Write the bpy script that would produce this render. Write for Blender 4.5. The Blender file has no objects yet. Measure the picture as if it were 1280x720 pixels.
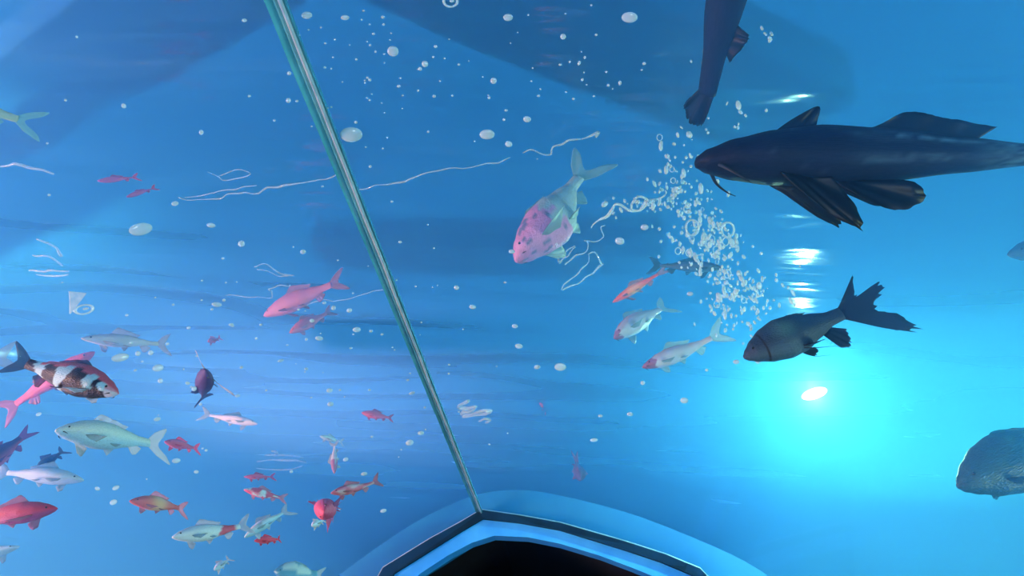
import bpy, bmesh, math, random
from mathutils import Vector, Matrix, noise as mnoise

R = math.radians
SC = bpy.context.scene
COL = SC.collection
random.seed(7)

# ------------------------------------------------------------------ camera
CAM = Vector((0.0, 0.0, 1.45))
PSI, TH, RHO = R(6.0), R(30.0), R(4.0)
FPX = 1000.0
_F = Vector((-math.sin(PSI) * math.cos(TH), math.cos(PSI) * math.cos(TH), math.sin(TH)))
_r0 = Vector((math.cos(PSI), math.sin(PSI), 0))
_u0 = _r0.cross(_F)
_r = _r0 * math.cos(RHO) + _u0 * math.sin(RHO)
_u = -_r0 * math.sin(RHO) + _u0 * math.cos(RHO)
cd = bpy.data.cameras.new('camera')
cam = bpy.data.objects.new('camera', cd)
COL.objects.link(cam)
cam.matrix_world = Matrix(((_r.x, _u.x, -_F.x, CAM.x), (_r.y, _u.y, -_F.y, CAM.y), (_r.z, _u.z, -_F.z, CAM.z), (0, 0, 0, 1)))
cd.sensor_width = 36.0
cd.lens = 36.0 * FPX / 1280.0
cd.clip_start = 0.02
SC.camera = cam

# ------------------------------------------------------------------ view, world, lights
SC.view_settings.view_transform = 'Standard'
SC.view_settings.look = 'None'
SC.view_settings.gamma = 1.0
SC.view_settings.use_curve_mapping = False
SC.view_settings.exposure = -0.6
SC.cycles.max_bounces = 8
SC.cycles.volume_bounces = 2
SC.cycles.transparent_max_bounces = 24
SC.cycles.caustics_reflective = False
SC.cycles.caustics_refractive = False

world = bpy.data.worlds.new('world')
SC.world = world
world.use_nodes = True
world.node_tree.nodes['Background'].inputs[0].default_value = (0.02, 0.32, 0.95, 1)
world.node_tree.nodes['Background'].inputs[1].default_value = 0.62


def area(name, loc, target, size, power, colour, size_y=None):
    d = bpy.data.lights.new(name, 'AREA')
    d.energy = power
    d.color = colour
    d.shape = 'RECTANGLE'
    d.size = size
    d.size_y = size_y or size
    o = bpy.data.objects.new(name, d)
    COL.objects.link(o)
    o.location = loc
    o.rotation_euler = (Vector(target) - Vector(loc)).to_track_quat('-Z', 'Y').to_euler()
    return o


def point(name, loc, radius, power, colour):
    d = bpy.data.lights.new(name, 'POINT')
    d.energy = power
    d.color = colour
    d.shadow_soft_size = radius
    o = bpy.data.objects.new(name, d)
    COL.objects.link(o)
    o.location = loc
    return o


area('added_fill_cyan', (6.5, 2.5, 6.0), (2.0, 4.5, 3.0), 2.5, 450, (0.05, 0.60, 1.0))  # unseen area lamp added to turn the right half cyan
area('added_fill_violet', (-6.5, 2.0, 6.0), (-1.5, 5.5, 3.0), 2.5, 420, (0.18, 0.40, 1.0))  # unseen area lamp added to turn the left half violet


def spot(name, loc, target, power, colour, deg, blend=1.0, radius=0.25):
    d = bpy.data.lights.new(name, 'SPOT')
    d.energy = power
    d.color = colour
    d.spot_size = R(deg)
    d.spot_blend = blend
    d.shadow_soft_size = radius
    o = bpy.data.objects.new(name, d)
    COL.objects.link(o)
    o.location = loc
    o.rotation_euler = (Vector(target) - Vector(loc)).to_track_quat('-Z', 'Y').to_euler()
    return o


# unseen spots added above the water for bright colour patches on its surface
spot('added_spot_lavender', (-2.6, 5.2, 7.0), (-1.9, 4.7, 3.3), 3200, (0.46, 0.46, 1.0), 48, 1.0, 0.7)
spot('added_spot_cyan', (3.6, 5.6, 7.0), (2.4, 4.9, 3.3), 4000, (0.06, 0.75, 1.0), 55)
spot('added_spot_teal', (-3.4, 2.2, 7.0), (-3.0, 2.4, 3.3), 3000, (0.10, 0.62, 1.0), 40)
# unseen underwater spot added to whiten the rising bubbles
spot('added_spot_bubbles', (3.3, 2.3, 1.5), (0.62, 2.15, 2.95), 420, (0.75, 0.97, 1.0), 20, 1.0, 0.06)
# unseen submerged lamps added to light the fish and the water haze
area('added_fill_left', (-4.6, 1.0, 0.9), (-1.5, 4.5, 2.2), 1.2, 680, (1.0, 0.66, 0.95))
area('added_fill_right', (4.6, 0.6, 0.9), (1.8, 4.5, 2.4), 1.2, 360, (0.50, 0.88, 1.0))

# unseen lamp added low behind the viewer to brighten bubbles, frame and joint
area('added_fill_tunnel', (0.1, -1.0, 0.7), (-0.2, 2.2, 2.6), 0.5, 42, (0.75, 0.92, 1.0))


# ------------------------------------------------------------------ geometry helpers
def ray(px, py):
    return (_F + _r * ((px - 640) / FPX) - _u * ((py - 360) / FPX)).normalized()


def P(px, py, dist):
    return CAM + ray(px, py) * dist


def on_z(px, py, z):
    d = ray(px, py)
    return CAM + d * ((z - CAM.z) / d.z)


def on_y(px, py, y):
    d = ray(px, py)
    return CAM + d * (y / d.y)


RIDGE_Z = 2.55
_rp = ray(600, 640)
DY = (RIDGE_Z - CAM.z) / _rp.z * _rp.y        # distance of the tunnel's end along y
RX = (RIDGE_Z - CAM.z) / _rp.z * _rp.x        # x of the ridge
_L = on_y(480, 712, DY)
_Rr = on_y(877, 712, DY)
# tunnel cross section, floor left -> ridge -> floor right (eaves rounded)
SECTION = [(_L.x - 0.06, 0.0), (_L.x - 0.05, 1.2), (_L.x - 0.03, _L.z - 0.15), (_L.x + 0.03, _L.z + 0.02),
           (RX, RIDGE_Z),
           (_Rr.x * 0.45 + RX * 0.55, RIDGE_Z + (_Rr.z - RIDGE_Z) * 0.36), (_Rr.x - 0.06, _Rr.z + 0.03),
           (_Rr.x + 0.02, _Rr.z - 0.15), (_Rr.x + 0.05, 1.2), (_Rr.x + 0.06, 0.0)]
WATER_Z = 3.30


def exit_dist(px, py):
    """distance along a pixel's ray to the acrylic panel (None when it leaves by the end wall)"""
    d = ray(px, py)
    best = None
    for (x0, z0), (x1, z1) in zip(SECTION[:-1], SECTION[1:]):
        nx, nz = z1 - z0, -(x1 - x0)
        den = d.x * nx + d.z * nz
        if abs(den) < 1e-9:
            continue
        t = ((x0 - CAM.x) * nx + (z0 - CAM.z) * nz) / den
        if t <= 0:
            continue
        hx, hz = CAM.x + d.x * t, CAM.z + d.z * t
        k = ((hx - x0) * (x1 - x0) + (hz - z0) * (z1 - z0)) / ((x1 - x0) ** 2 + (z1 - z0) ** 2)
        if -1e-6 <= k <= 1 + 1e-6 and (best is None or t < best[0]):
            best = (t, Vector((nx, 0, nz)).normalized())
    return best


def link(name, bm, mat, parent=None, smooth=True):
    me = bpy.data.meshes.new(name)
    bm.normal_update()
    bm.to_mesh(me)
    bm.free()
    if smooth:
        me.polygons.foreach_set('use_smooth', [True] * len(me.polygons))
    if mat:
        me.materials.append(mat)
    o = bpy.data.objects.new(name, me)
    COL.objects.link(o)
    if parent:
        o.parent = parent
    return o


def tag(o, label=None, cat=None, group=None, kind=None):
    if label:
        o['label'] = label
    if cat:
        o['category'] = cat
    if group:
        o['group'] = group
    if kind:
        o['kind'] = kind
    return o


def empty(name, label, cat, group=None):
    o = bpy.data.objects.new(name, None)
    o.empty_display_size = 0.05
    COL.objects.link(o)
    return tag(o, label, cat, group)


def add_tube(bm, pts, rad, n=8, cap=True):
    pts = [Vector(p) for p in pts]
    rr = rad if isinstance(rad, (list, tuple)) else [rad] * len(pts)
    rings = []
    t0 = (pts[1] - pts[0]).normalized()
    up = Vector((0, 0, 1)) if abs(t0.z) < 0.9 else Vector((1, 0, 0))
    a = t0.cross(up).normalized()
    for i, p in enumerate(pts):
        t = (pts[min(i + 1, len(pts) - 1)] - pts[max(i - 1, 0)]).normalized()
        a = (a - t * a.dot(t)).normalized()
        b = t.cross(a)
        rings.append([bm.verts.new(p + (a * math.cos(2 * math.pi * k / n) + b * math.sin(2 * math.pi * k / n)) * rr[i]) for k in range(n)])
    for A, B in zip(rings[:-1], rings[1:]):
        for k in range(n):
            bm.faces.new((A[k], A[(k + 1) % n], B[(k + 1) % n], B[k]))
    if cap:
        bm.faces.new(rings[0][::-1])
        bm.faces.new(rings[-1])


def smooth_line(pts, sub=5, closed=False):
    """Catmull-Rom"""
    pts = [Vector(p) for p in pts]
    out = []
    n = len(pts)
    rng = range(n if closed else n - 1)
    for i in rng:
        g = (lambda k: pts[k % n]) if closed else (lambda k: pts[max(0, min(n - 1, k))])
        p0, p1, p2, p3 = g(i - 1), g(i), g(i + 1), g(i + 2)
        for s in range(sub):
            t = s / sub
            out.append(0.5 * ((2 * p1) + (p2 - p0) * t + (2 * p0 - 5 * p1 + 4 * p2 - p3) * t * t + (3 * p1 - p0 - 3 * p2 + p3) * t ** 3))
    if not closed:
        out.append(pts[-1])
    return out


def add_blob(bm, c, rx, ry, rz, axes=None, u=8, v=5):
    ax = axes or (Vector((1, 0, 0)), Vector((0, 1, 0)), Vector((0, 0, 1)))
    c = Vector(c)
    top = bm.verts.new(c + ax[2] * rz)
    bot = bm.verts.new(c - ax[2] * rz)
    rings = []
    for j in range(1, v):
        th = math.pi * j / v
        rings.append([bm.verts.new(c + ax[2] * (rz * math.cos(th)) + ax[0] * (rx * math.sin(th) * math.cos(2 * math.pi * k / u)) + ax[1] * (ry * math.sin(th) * math.sin(2 * math.pi * k / u))) for k in range(u)])
    for k in range(u):
        bm.faces.new((top, rings[0][k], rings[0][(k + 1) % u]))
        bm.faces.new((bot, rings[-1][(k + 1) % u], rings[-1][k]))
    for A, B in zip(rings[:-1], rings[1:]):
        for k in range(u):
            bm.faces.new((A[k], B[k], B[(k + 1) % u], A[(k + 1) % u]))


def add_prism(bm, poly, y0, y1):
    """polygon of (x, z) extruded along y"""
    a = [bm.verts.new((x, y0, z)) for x, z in poly]
    b = [bm.verts.new((x, y1, z)) for x, z in poly]
    n = len(poly)
    bm.faces.new(a)
    bm.faces.new(b[::-1])
    for i in range(n):
        j = (i + 1) % n
        bm.faces.new((a[j], a[i], b[i], b[j]))


def add_box(bm, x0, x1, y0, y1, z0, z1):
    add_prism(bm, [(x0, z0), (x1, z0), (x1, z1), (x0, z1)], y0, y1)


# ------------------------------------------------------------------ materials
def new_mat(name):
    m = bpy.data.materials.new(name)
    m.use_nodes = True
    nt = m.node_tree
    for n in list(nt.nodes):
        nt.nodes.remove(n)
    out = nt.nodes.new('ShaderNodeOutputMaterial')
    return m, nt, out


def paint_mat(name, c1, c2, scale=4.0, rough=0.5, bump=0.1, spec=0.4):
    m, nt, out = new_mat(name)
    b = nt.nodes.new('ShaderNodeBsdfPrincipled')
    tc = nt.nodes.new('ShaderNodeTexCoord')
    nz = nt.nodes.new('ShaderNodeTexNoise')
    nz.inputs['Scale'].default_value = scale
    nz.inputs['Detail'].default_value = 4
    rp = nt.nodes.new('ShaderNodeValToRGB')
    rp.color_ramp.elements[0].position = 0.35
    rp.color_ramp.elements[1].position = 0.65
    rp.color_ramp.elements[0].color = (*c1, 1)
    rp.color_ramp.elements[1].color = (*c2, 1)
    bp = nt.nodes.new('ShaderNodeBump')
    bp.inputs['Strength'].default_value = bump
    bp.inputs['Distance'].default_value = 0.01
    L = nt.links.new
    L(tc.outputs['Object'], nz.inputs['Vector'])
    L(nz.outputs['Fac'], rp.inputs['Fac'])
    L(rp.outputs['Color'], b.inputs['Base Color'])
    L(nz.outputs['Fac'], bp.inputs['Height'])
    L(bp.outputs['Normal'], b.inputs['Normal'])
    b.inputs['Roughness'].default_value = rough
    b.inputs['Specular IOR Level'].default_value = spec
    L(b.outputs['BSDF'], out.inputs['Surface'])
    return m


def skin_mat(name, rough=0.45, scales=46.0, bump=0.35, spec=0.5, trans=0.0):
    """fish skin: colour from the mesh's pattern attribute, scales as a bump"""
    m, nt, out = new_mat(name)
    b = nt.nodes.new('ShaderNodeBsdfPrincipled')
    at = nt.nodes.new('ShaderNodeAttribute')
    at.attribute_name = 'pattern'
    tc = nt.nodes.new('ShaderNodeTexCoord')
    mp = nt.nodes.new('ShaderNodeMapping')
    mp.inputs['Scale'].default_value = (1, 0.6, 1)
    vo = nt.nodes.new('ShaderNodeTexVoronoi')
    vo.inputs['Scale'].default_value = scales
    bp = nt.nodes.new('ShaderNodeBump')
    bp.inputs['Strength'].default_value = bump
    bp.inputs['Distance'].default_value = 0.006
    mx = nt.nodes.new('ShaderNodeMix')
    mx.data_type = 'RGBA'
    mx.blend_type = 'MULTIPLY'
    mx.inputs[0].default_value = 0.35
    rp = nt.nodes.new('ShaderNodeValToRGB')
    rp.color_ramp.elements[0].color = (1, 1, 1, 1)
    rp.color_ramp.elements[1].color = (0.45, 0.45, 0.5, 1)
    rp.color_ramp.elements[1].position = 0.9
    L = nt.links.new
    L(tc.outputs['Generated'], mp.inputs['Vector'])
    L(mp.outputs['Vector'], vo.inputs['Vector'])
    L(vo.outputs['Distance'], bp.inputs['Height'])
    L(vo.outputs['Distance'], rp.inputs['Fac'])
    L(at.outputs['Color'], mx.inputs[6])
    L(rp.outputs['Color'], mx.inputs[7])
    L(mx.outputs[2], b.inputs['Base Color'])
    L(bp.outputs['Normal'], b.inputs['Normal'])
    b.inputs['Roughness'].default_value = rough
    b.inputs['Specular IOR Level'].default_value = spec
    L(b.outputs['BSDF'], out.inputs['Surface'])
    return m


def fin_mat(name, col, clear=0.35, rays=60.0):
    """thin fin membrane with darker rays; a little light passes through it"""
    m, nt, out = new_mat(name)
    d = nt.nodes.new('ShaderNodeBsdfPrincipled')
    d.inputs['Roughness'].default_value = 0.45
    t = nt.nodes.new('ShaderNodeBsdfTranslucent')
    tr = nt.nodes.new('ShaderNodeBsdfTransparent')
    uv = nt.nodes.new('ShaderNodeUVMap')
    wv = nt.nodes.new('ShaderNodeTexWave')
    wv.inputs['Scale'].default_value = rays / 10
    wv.inputs['Distortion'].default_value = 0.6
    rp = nt.nodes.new('ShaderNodeValToRGB')
    rp.color_ramp.elements[0].color = (col[0] * 0.6, col[1] * 0.6, col[2] * 0.6, 1)
    rp.color_ramp.elements[1].color = (*col, 1)
    a = nt.nodes.new('ShaderNodeMixShader')
    a.inputs[0].default_value = 0.4
    b = nt.nodes.new('ShaderNodeMixShader')
    b.inputs[0].default_value = clear
    L = nt.links.new
    L(uv.outputs['UV'], wv.inputs['Vector'])
    L(wv.outputs['Fac'], rp.inputs['Fac'])
    L(rp.outputs['Color'], d.inputs['Base Color'])
    L(rp.outputs['Color'], t.inputs['Color'])
    L(d.outputs['BSDF'], a.inputs[1])
    L(t.outputs['BSDF'], a.inputs[2])
    L(a.outputs[0], b.inputs[1])
    L(tr.outputs[0], b.inputs[2])
    L(b.outputs[0], out.inputs['Surface'])
    return m


def pearl_mat(name, col, clear=0.2, rough=0.15):
    """air trapped under water: silvery reflection put into a pale colour, light passes through from behind"""
    m, nt, out = new_mat(name)
    d = nt.nodes.new('ShaderNodeBsdfPrincipled')
    d.inputs['Roughness'].default_value = rough
    d.inputs['Specular IOR Level'].default_value = 1.0
    nz = nt.nodes.new('ShaderNodeTexNoise')
    nz.inputs['Scale'].default_value = 90
    rp = nt.nodes.new('ShaderNodeValToRGB')
    rp.color_ramp.elements[0].position = 0.3
    rp.color_ramp.elements[1].position = 0.7
    rp.color_ramp.elements[0].color = (col[0] * 0.7, col[1] * 0.85, col[2] * 0.92, 1)
    rp.color_ramp.elements[1].color = (*col, 1)
    t = nt.nodes.new('ShaderNodeBsdfTranslucent')
    tr = nt.nodes.new('ShaderNodeBsdfTransparent')
    a = nt.nodes.new('ShaderNodeMixShader')
    a.inputs[0].default_value = 0.5
    b = nt.nodes.new('ShaderNodeMixShader')
    b.inputs[0].default_value = clear
    tc = nt.nodes.new('ShaderNodeTexCoord')
    L = nt.links.new
    L(tc.outputs['Object'], nz.inputs['Vector'])
    L(nz.outputs['Fac'], rp.inputs['Fac'])
    L(rp.outputs['Color'], d.inputs['Base Color'])
    L(rp.outputs['Color'], t.inputs['Color'])
    L(d.outputs['BSDF'], a.inputs[1])
    L(t.outputs['BSDF'], a.inputs[2])
    L(a.outputs[0], b.inputs[1])
    L(tr.outputs[0], b.inputs[2])
    L(b.outputs[0], out.inputs['Surface'])
    return m


def acrylic_mat(name, tint=(1, 1, 1), gloss=0.05):
    m, nt, out = new_mat(name)
    tr = nt.nodes.new('ShaderNodeBsdfTransparent')
    tr.inputs[0].default_value = (*tint, 1)
    g = nt.nodes.new('ShaderNodeBsdfGlossy')
    g.inputs['Roughness'].default_value = 0.05
    lw = nt.nodes.new('ShaderNodeFresnel')
    lw.inputs['IOR'].default_value = 1.05
    m1 = nt.nodes.new('ShaderNodeMath')
    m1.operation = 'MULTIPLY'
    m1.inputs[1].default_value = gloss
    mx = nt.nodes.new('ShaderNodeMixShader')
    nt.links.new(lw.outputs[0], m1.inputs[0])
    nt.links.new(m1.outputs[0], mx.inputs[0])
    nt.links.new(tr.outputs[0], mx.inputs[1])
    nt.links.new(g.outputs[0], mx.inputs[2])
    nt.links.new(mx.outputs[0], out.inputs['Surface'])
    return m


def surface_mat():
    """underside of the rippled water surface"""
    m, nt, out = new_mat('water_surface')
    tc = nt.nodes.new('ShaderNodeTexCoord')
    mp = nt.nodes.new('ShaderNodeMapping')
    mp.inputs['Scale'].default_value = (0.45, 1.7, 1)
    nz = nt.nodes.new('ShaderNodeTexNoise')
    nz.inputs['Scale'].default_value = 2.2
    nz.inputs['Detail'].default_value = 3
    bp = nt.nodes.new('ShaderNodeBump')
    bp.inputs['Strength'].default_value = 0.6
    bp.inputs['Distance'].default_value = 0.12
    t = nt.nodes.new('ShaderNodeBsdfTranslucent')
    t.inputs[0].default_value = (0.35, 0.70, 0.98, 1)
    g = nt.nodes.new('ShaderNodeBsdfGlossy')
    g.inputs['Roughness'].default_value = 0.12
    g.inputs[0].default_value = (0.8, 0.9, 1, 1)
    tr = nt.nodes.new('ShaderNodeBsdfRefraction')
    tr.inputs['IOR'].default_value = 1.08
    tr.inputs['Roughness'].default_value = 0.35
    tr.inputs[0].default_value = (0.75, 0.9, 1, 1)
    a = nt.nodes.new('ShaderNodeMixShader')
    a.inputs[0].default_value = 0.35
    b = nt.nodes.new('ShaderNodeMixShader')
    b.inputs[0].default_value = 0.66
    L = nt.links.new
    L(tc.outputs['Object'], mp.inputs['Vector'])
    L(mp.outputs['Vector'], nz.inputs['Vector'])
    L(nz.outputs['Fac'], bp.inputs['Height'])
    L(bp.outputs['Normal'], t.inputs['Normal'])
    L(bp.outputs['Normal'], g.inputs['Normal'])
    L(t.outputs[0], a.inputs[1])
    L(g.outputs[0], a.inputs[2])
    L(a.outputs[0], b.inputs[1])
    L(tr.outputs[0], b.inputs[2])
    L(b.outputs[0], out.inputs['Surface'])
    return m


def water_mat():
    m, nt, out = new_mat('tank_water')
    s = nt.nodes.new('ShaderNodeVolumeScatter')
    s.inputs['Color'].default_value = (0.09, 0.42, 1.0, 1)
    s.inputs['Density'].default_value = 0.34
    s.inputs['Anisotropy'].default_value = 0.2
    a = nt.nodes.new('ShaderNodeVolumeAbsorption')
    a.inputs['Color'].default_value = (0.2, 0.85, 0.98, 1)
    a.inputs['Density'].default_value = 0.07
    ad = nt.nodes.new('ShaderNodeAddShader')
    nt.links.new(s.outputs[0], ad.inputs[0])
    nt.links.new(a.outputs[0], ad.inputs[1])
    nt.links.new(ad.outputs[0], out.inputs['Volume'])
    return m


M_FRAME = paint_mat('dark_gasket', (0.002, 0.02, 0.05), (0.004, 0.03, 0.07), 12, 0.7, 0.1, 0.1)
M_EDGE = paint_mat('pale_edge_and_highlight', (0.35, 0.5, 0.6), (0.5, 0.62, 0.7), 20, 0.35)
M_RIM = paint_mat('blue_painted_rim', (0.03, 0.33, 0.9), (0.06, 0.45, 1.0), 6, 0.5)
M_SURROUND = paint_mat('blue_painted_surround', (0.01, 0.18, 0.45), (0.015, 0.22, 0.5), 3, 0.6)
M_DARK = paint_mat('dark_corridor', (0.003, 0.006, 0.02), (0.005, 0.01, 0.03), 5, 0.8)
M_WALL = paint_mat('blue_tank_wall', (0.04, 0.30, 0.62), (0.05, 0.36, 0.7), 1.2, 0.7)
M_FLOOR = paint_mat('dark_floor', (0.02, 0.03, 0.05), (0.03, 0.05, 0.08), 6, 0.5)
M_BEAM = paint_mat('blue_grey_beam', (0.01, 0.05, 0.10), (0.015, 0.07, 0.13), 3, 0.7)
M_SEAM = paint_mat('teal_bonded_joint', (0.08, 0.42, 0.50), (0.14, 0.55, 0.62), 10, 0.25, 0.2, 0.8)
M_BUB = pearl_mat('silvery_air', (0.92, 1.0, 1.0), 0.05)  # near-white colour stands for total reflection inside the air
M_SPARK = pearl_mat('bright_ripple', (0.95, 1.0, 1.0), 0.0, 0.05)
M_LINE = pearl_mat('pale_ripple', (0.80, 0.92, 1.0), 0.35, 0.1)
M_SKIN = skin_mat('koi_skin')
M_CAT = skin_mat('catfish_skin', 0.6, 30, 0.15, 0.12)
M_EYE = paint_mat('fish_eye', (0.01, 0.01, 0.015), (0.02, 0.02, 0.03), 4, 0.1, 0, 0.8)
M_BARBEL = paint_mat('barbel_skin', (0.01, 0.015, 0.03), (0.02, 0.03, 0.05), 10, 0.5)
_fm = {}


def finm(col, clear=0.35):
    k = (tuple(round(c, 3) for c in col), clear)
    if k not in _fm:
        _fm[k] = fin_mat('fin_membrane', col, clear)
    return _fm[k]


# ------------------------------------------------------------------ structure: hall, tank, tunnel
def struct(name, bm, mat, smooth=False):
    o = link(name, bm, mat, smooth=smooth)
    bmesh_fix(o)
    o['kind'] = 'structure'
    return o


def bmesh_fix(o):
    b = bmesh.new()
    b.from_mesh(o.data)
    bmesh.ops.recalc_face_normals(b, faces=b.faces)
    b.to_mesh(o.data)
    b.free()


TX0, TX1, TY0, TY1 = -14.0, 14.0, -2.5, 22.0
bm = bmesh.new(); add_box(bm, TX0 - .2, TX1 + .2, TY0, TY1, -0.2, 0.0); struct('floor', bm, M_FLOOR)
bm = bmesh.new(); add_box(bm, TX0 - .2, TX0, TY0, TY1, 0.0, 3.7); struct('wall_left', bm, M_WALL)
bm = bmesh.new(); add_box(bm, TX1, TX1 + .2, TY0, TY1, 0.0, 3.7); struct('wall_right', bm, M_WALL)
bm = bmesh.new(); add_box(bm, TX0 - .2, TX1 + .2, TY1, TY1 + .2, 0.0, 3.7); struct('wall_back', bm, M_WALL)

# the water body around the tunnel
bm = bmesh.new()
prof = [(TX0 + .001, 0.001), (TX0 + .001, WATER_Z), (TX1 - .001, WATER_Z), (TX1 - .001, 0.001)] + [(x, max(z, 0.001)) for x, z in SECTION[::-1]]
add_prism(bm, prof, TY0 + .01, TY1 - .001)
w = link('tank_water', bm, water_mat(), smooth=False)
bmesh_fix(w)
tag(w, 'clear blue water filling the tank around the tunnel', 'water', kind='stuff')

# rippled surface
bm = bmesh.new()
NX, NY = 180, 360
vv = []
for j in range(NY + 1):
    y = TY0 + .02 + (TY1 - TY0 - .03) * j / NY
    row = []
    for i in range(NX + 1):
        x = TX0 + .01 + (TX1 - TX0 - .02) * i / NX
        h = 0.035 * mnoise.noise(Vector((x * 0.55, y * 1.9, 3.1))) + 0.016 * mnoise.noise(Vector((x * 1.4 + 5, y * 4.8, 7.7)))
        k = math.exp(-((x + 2.2) / 1.8) ** 2) * math.exp(-((y - 4.2) / 2.0) ** 2)
        h += k * 0.08 * mnoise.noise(Vector((x * 0.9 + 9, y * 7.0, 1.7)))
        row.append(bm.verts.new((x, y, WATER_Z + 0.01 + h)))
    vv.append(row)
for j in range(NY):
    for i in range(NX):
        bm.faces.new((vv[j][i], vv[j][i + 1], vv[j + 1][i + 1], vv[j + 1][i]))
ws = link('water_surface', bm, surface_mat())
tag(ws, 'rippled water surface seen from below', 'water surface', kind='structure')

# acrylic panels (left and right of the ridge)
M_ACR = acrylic_mat('clear_acrylic')
for nm, sec in (('window_1', SECTION[:5]), ('window_2', SECTION[4:])):
    bm = bmesh.new()
    # a bent sheet 3 cm thick, its outer face just inside the water's edge
    inset = lambda q, d: (q[0] + (d if q[0] < RX - .01 else -d if q[0] > RX + .01 else (-.0005 if nm == 'window_1' else .0005)), max(.002, q[1] - d) if q[1] > 1.3 else q[1] + .002)
    loop = [inset(q, .006) for q in sec] + [inset(q, .036) for q in sec[::-1]]
    add_prism(bm, loop, TY0 + .05, DY - .035)
    o = link(nm, bm, M_ACR, smooth=False)
    tag(o, ('left' if nm == 'window_1' else 'right') + ' clear acrylic panel of the tunnel roof', kind='structure')

# ridge joint: a bonded strip, its bright highlight built as a pale bead
bm = bmesh.new()
n = 60
rng = random.Random(3)
for x0, x1, dz in ((-0.024, 0.024, 0.0),):
    rows = []
    for i in range(n + 1):
        y = -0.6 + (DY + 0.6) * i / n
        wv = 0.0015 * mnoise.noise(Vector((0, y * 6, 0)))
        rows.append([bm.verts.new((RX + q[0] + wv, y, RIDGE_Z + q[1])) for q in ((-0.018, -0.012), (-0.007, -0.004), (0.0, -0.011), (0.007, -0.004), (0.019, -0.011), (0.010, 0.016), (-0.010, 0.016))])
    for A, B in zip(rows[:-1], rows[1:]):
        for k in range(7):
            bm.faces.new((A[k], A[(k + 1) % 7], B[(k + 1) % 7], B[k]))
    bm.faces.new(rows[0]); bm.faces.new(rows[-1][::-1])
seam = struct('trim_1', bm, M_SEAM)
tag(seam, 'teal bonded joint along the ridge between the two acrylic panels')
bm = bmesh.new()
add_tube(bm, [(RX + 0.010 + 0.002 * mnoise.noise(Vector((3, i * .4, 0))), -0.6 + (DY + 0.6) * i / n, RIDGE_Z - 0.011) for i in range(n + 1)], 0.0045, 6)
tag(struct('trim_2', bm, M_EDGE, True), 'pale bead standing for the bright highlight along the ridge joint')

# tunnel end: pale edge, dark gasket, blue rim with a dark opening
def yp(pts, y=DY):
    return [on_y(px, py, y) for px, py in pts]


edge = yp([(474, 722), (480, 711), (540, 674), (575, 655), (602, 639), (650, 646), (700, 655), (780, 678), (830, 694), (874, 712), (886, 724)])
edge = [Vector((edge[0].x, DY, 0.4))] + edge + [Vector((edge[-1].x + .01, DY, 0.4))]
bm = bmesh.new()
add_tube(bm, edge, 0.013, 8)
tag(struct('trim_3', bm, M_EDGE, True), 'pale sealed edge of the tunnel end frame')


def band(bm, outer, inner, y0, y1):
    """solid band between two polylines of equal length"""
    A = [bm.verts.new((p.x, y0, p.z)) for p in outer]
    B = [bm.verts.new((p.x, y0, p.z)) for p in inner]
    C = [bm.verts.new((p.x, y1, p.z)) for p in outer]
    D = [bm.verts.new((p.x, y1, p.z)) for p in inner]
    for i in range(len(outer) - 1):
        bm.faces.new((A[i], A[i + 1], B[i + 1], B[i]))
        bm.faces.new((C[i + 1], C[i], D[i], D[i + 1]))
        bm.faces.new((A[i + 1], A[i], C[i], C[i + 1]))
        bm.faces.new((B[i], B[i + 1], D[i + 1], D[i]))


def shrink(pts, k):
    cx, cz = RX + 0.25, 1.55
    return [Vector((cx + (p.x - cx) * (1 - k), p.y, cz + (p.z - cz) * (1 - k) if p.z > 1.55 else p.z)) for p in pts]


g1 = yp([(486, 730), (494, 718), (548, 684), (580, 664), (604, 650), (650, 655), (700, 664), (778, 688), (826, 704), (864, 720), (874, 732)])
g1 = [Vector((g1[0].x, DY, 0.4))] + g1 + [Vector((g1[-1].x, DY, 0.4))]
g2 = edge
bm = bmesh.new(); band(bm, g2, g1, DY - 0.03, DY + 0.05)
tag(struct('trim_4', bm, M_FRAME), 'dark gasket strip under the pale edge of the tunnel end')
opening = yp([(500, 740), (525, 719), (560, 696), (590, 680), (618, 671), (660, 673), (700, 681), (750, 696), (790, 711), (822, 724), (850, 738)], DY + 0.02)
opening = [Vector((opening[0].x, DY, 0.4))] + opening + [Vector((opening[-1].x, DY, 0.4))]
bm = bmesh.new(); band(bm, g1, opening, DY - 0.005, DY + 0.10)
tag(struct('trim_5', bm, M_RIM), 'bright blue painted rim around the dark doorway')
# surround collar outside the panels
outer = yp([(380, 760), (430, 718), (500, 668), (550, 640), (600, 620), (650, 615), (700, 622), (780, 642), (850, 668), (930, 704), (1000, 750)], DY + 0.1)
outer = [Vector((outer[0].x, DY, 0.4))] + outer + [Vector((outer[-1].x, DY, 0.4))]
bm = bmesh.new(); band(bm, outer[:1] + smooth_line(outer[1:-1], 4) + outer[-1:], g1[:1] + smooth_line(g1[1:-1], 4) + g1[-1:], DY + 0.06, DY + 0.4)
tag(struct('trim_6', bm, M_SURROUND), 'lighter blue painted collar arching over the tunnel end')
# dark corridor beyond the doorway
bm = bmesh.new()
cor = [(opening[0].x - .3, 0.0)] + [(p.x, p.z + 0.12) for p in opening[1:-1]] + [(opening[-1].x + .3, 0.0)]
a = [bm.verts.new((x, DY + 0.101, z)) for x, z in cor]
b = [bm.verts.new((x, TY1 - .1, z)) for x, z in cor]
for i in range(len(cor) - 1):
    bm.faces.new((a[i], a[i + 1], b[i + 1], b[i]))
bm.faces.new(b)
tag(struct('wall_corridor', bm, M_DARK), 'dark corridor beyond the tunnel doorway')

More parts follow.
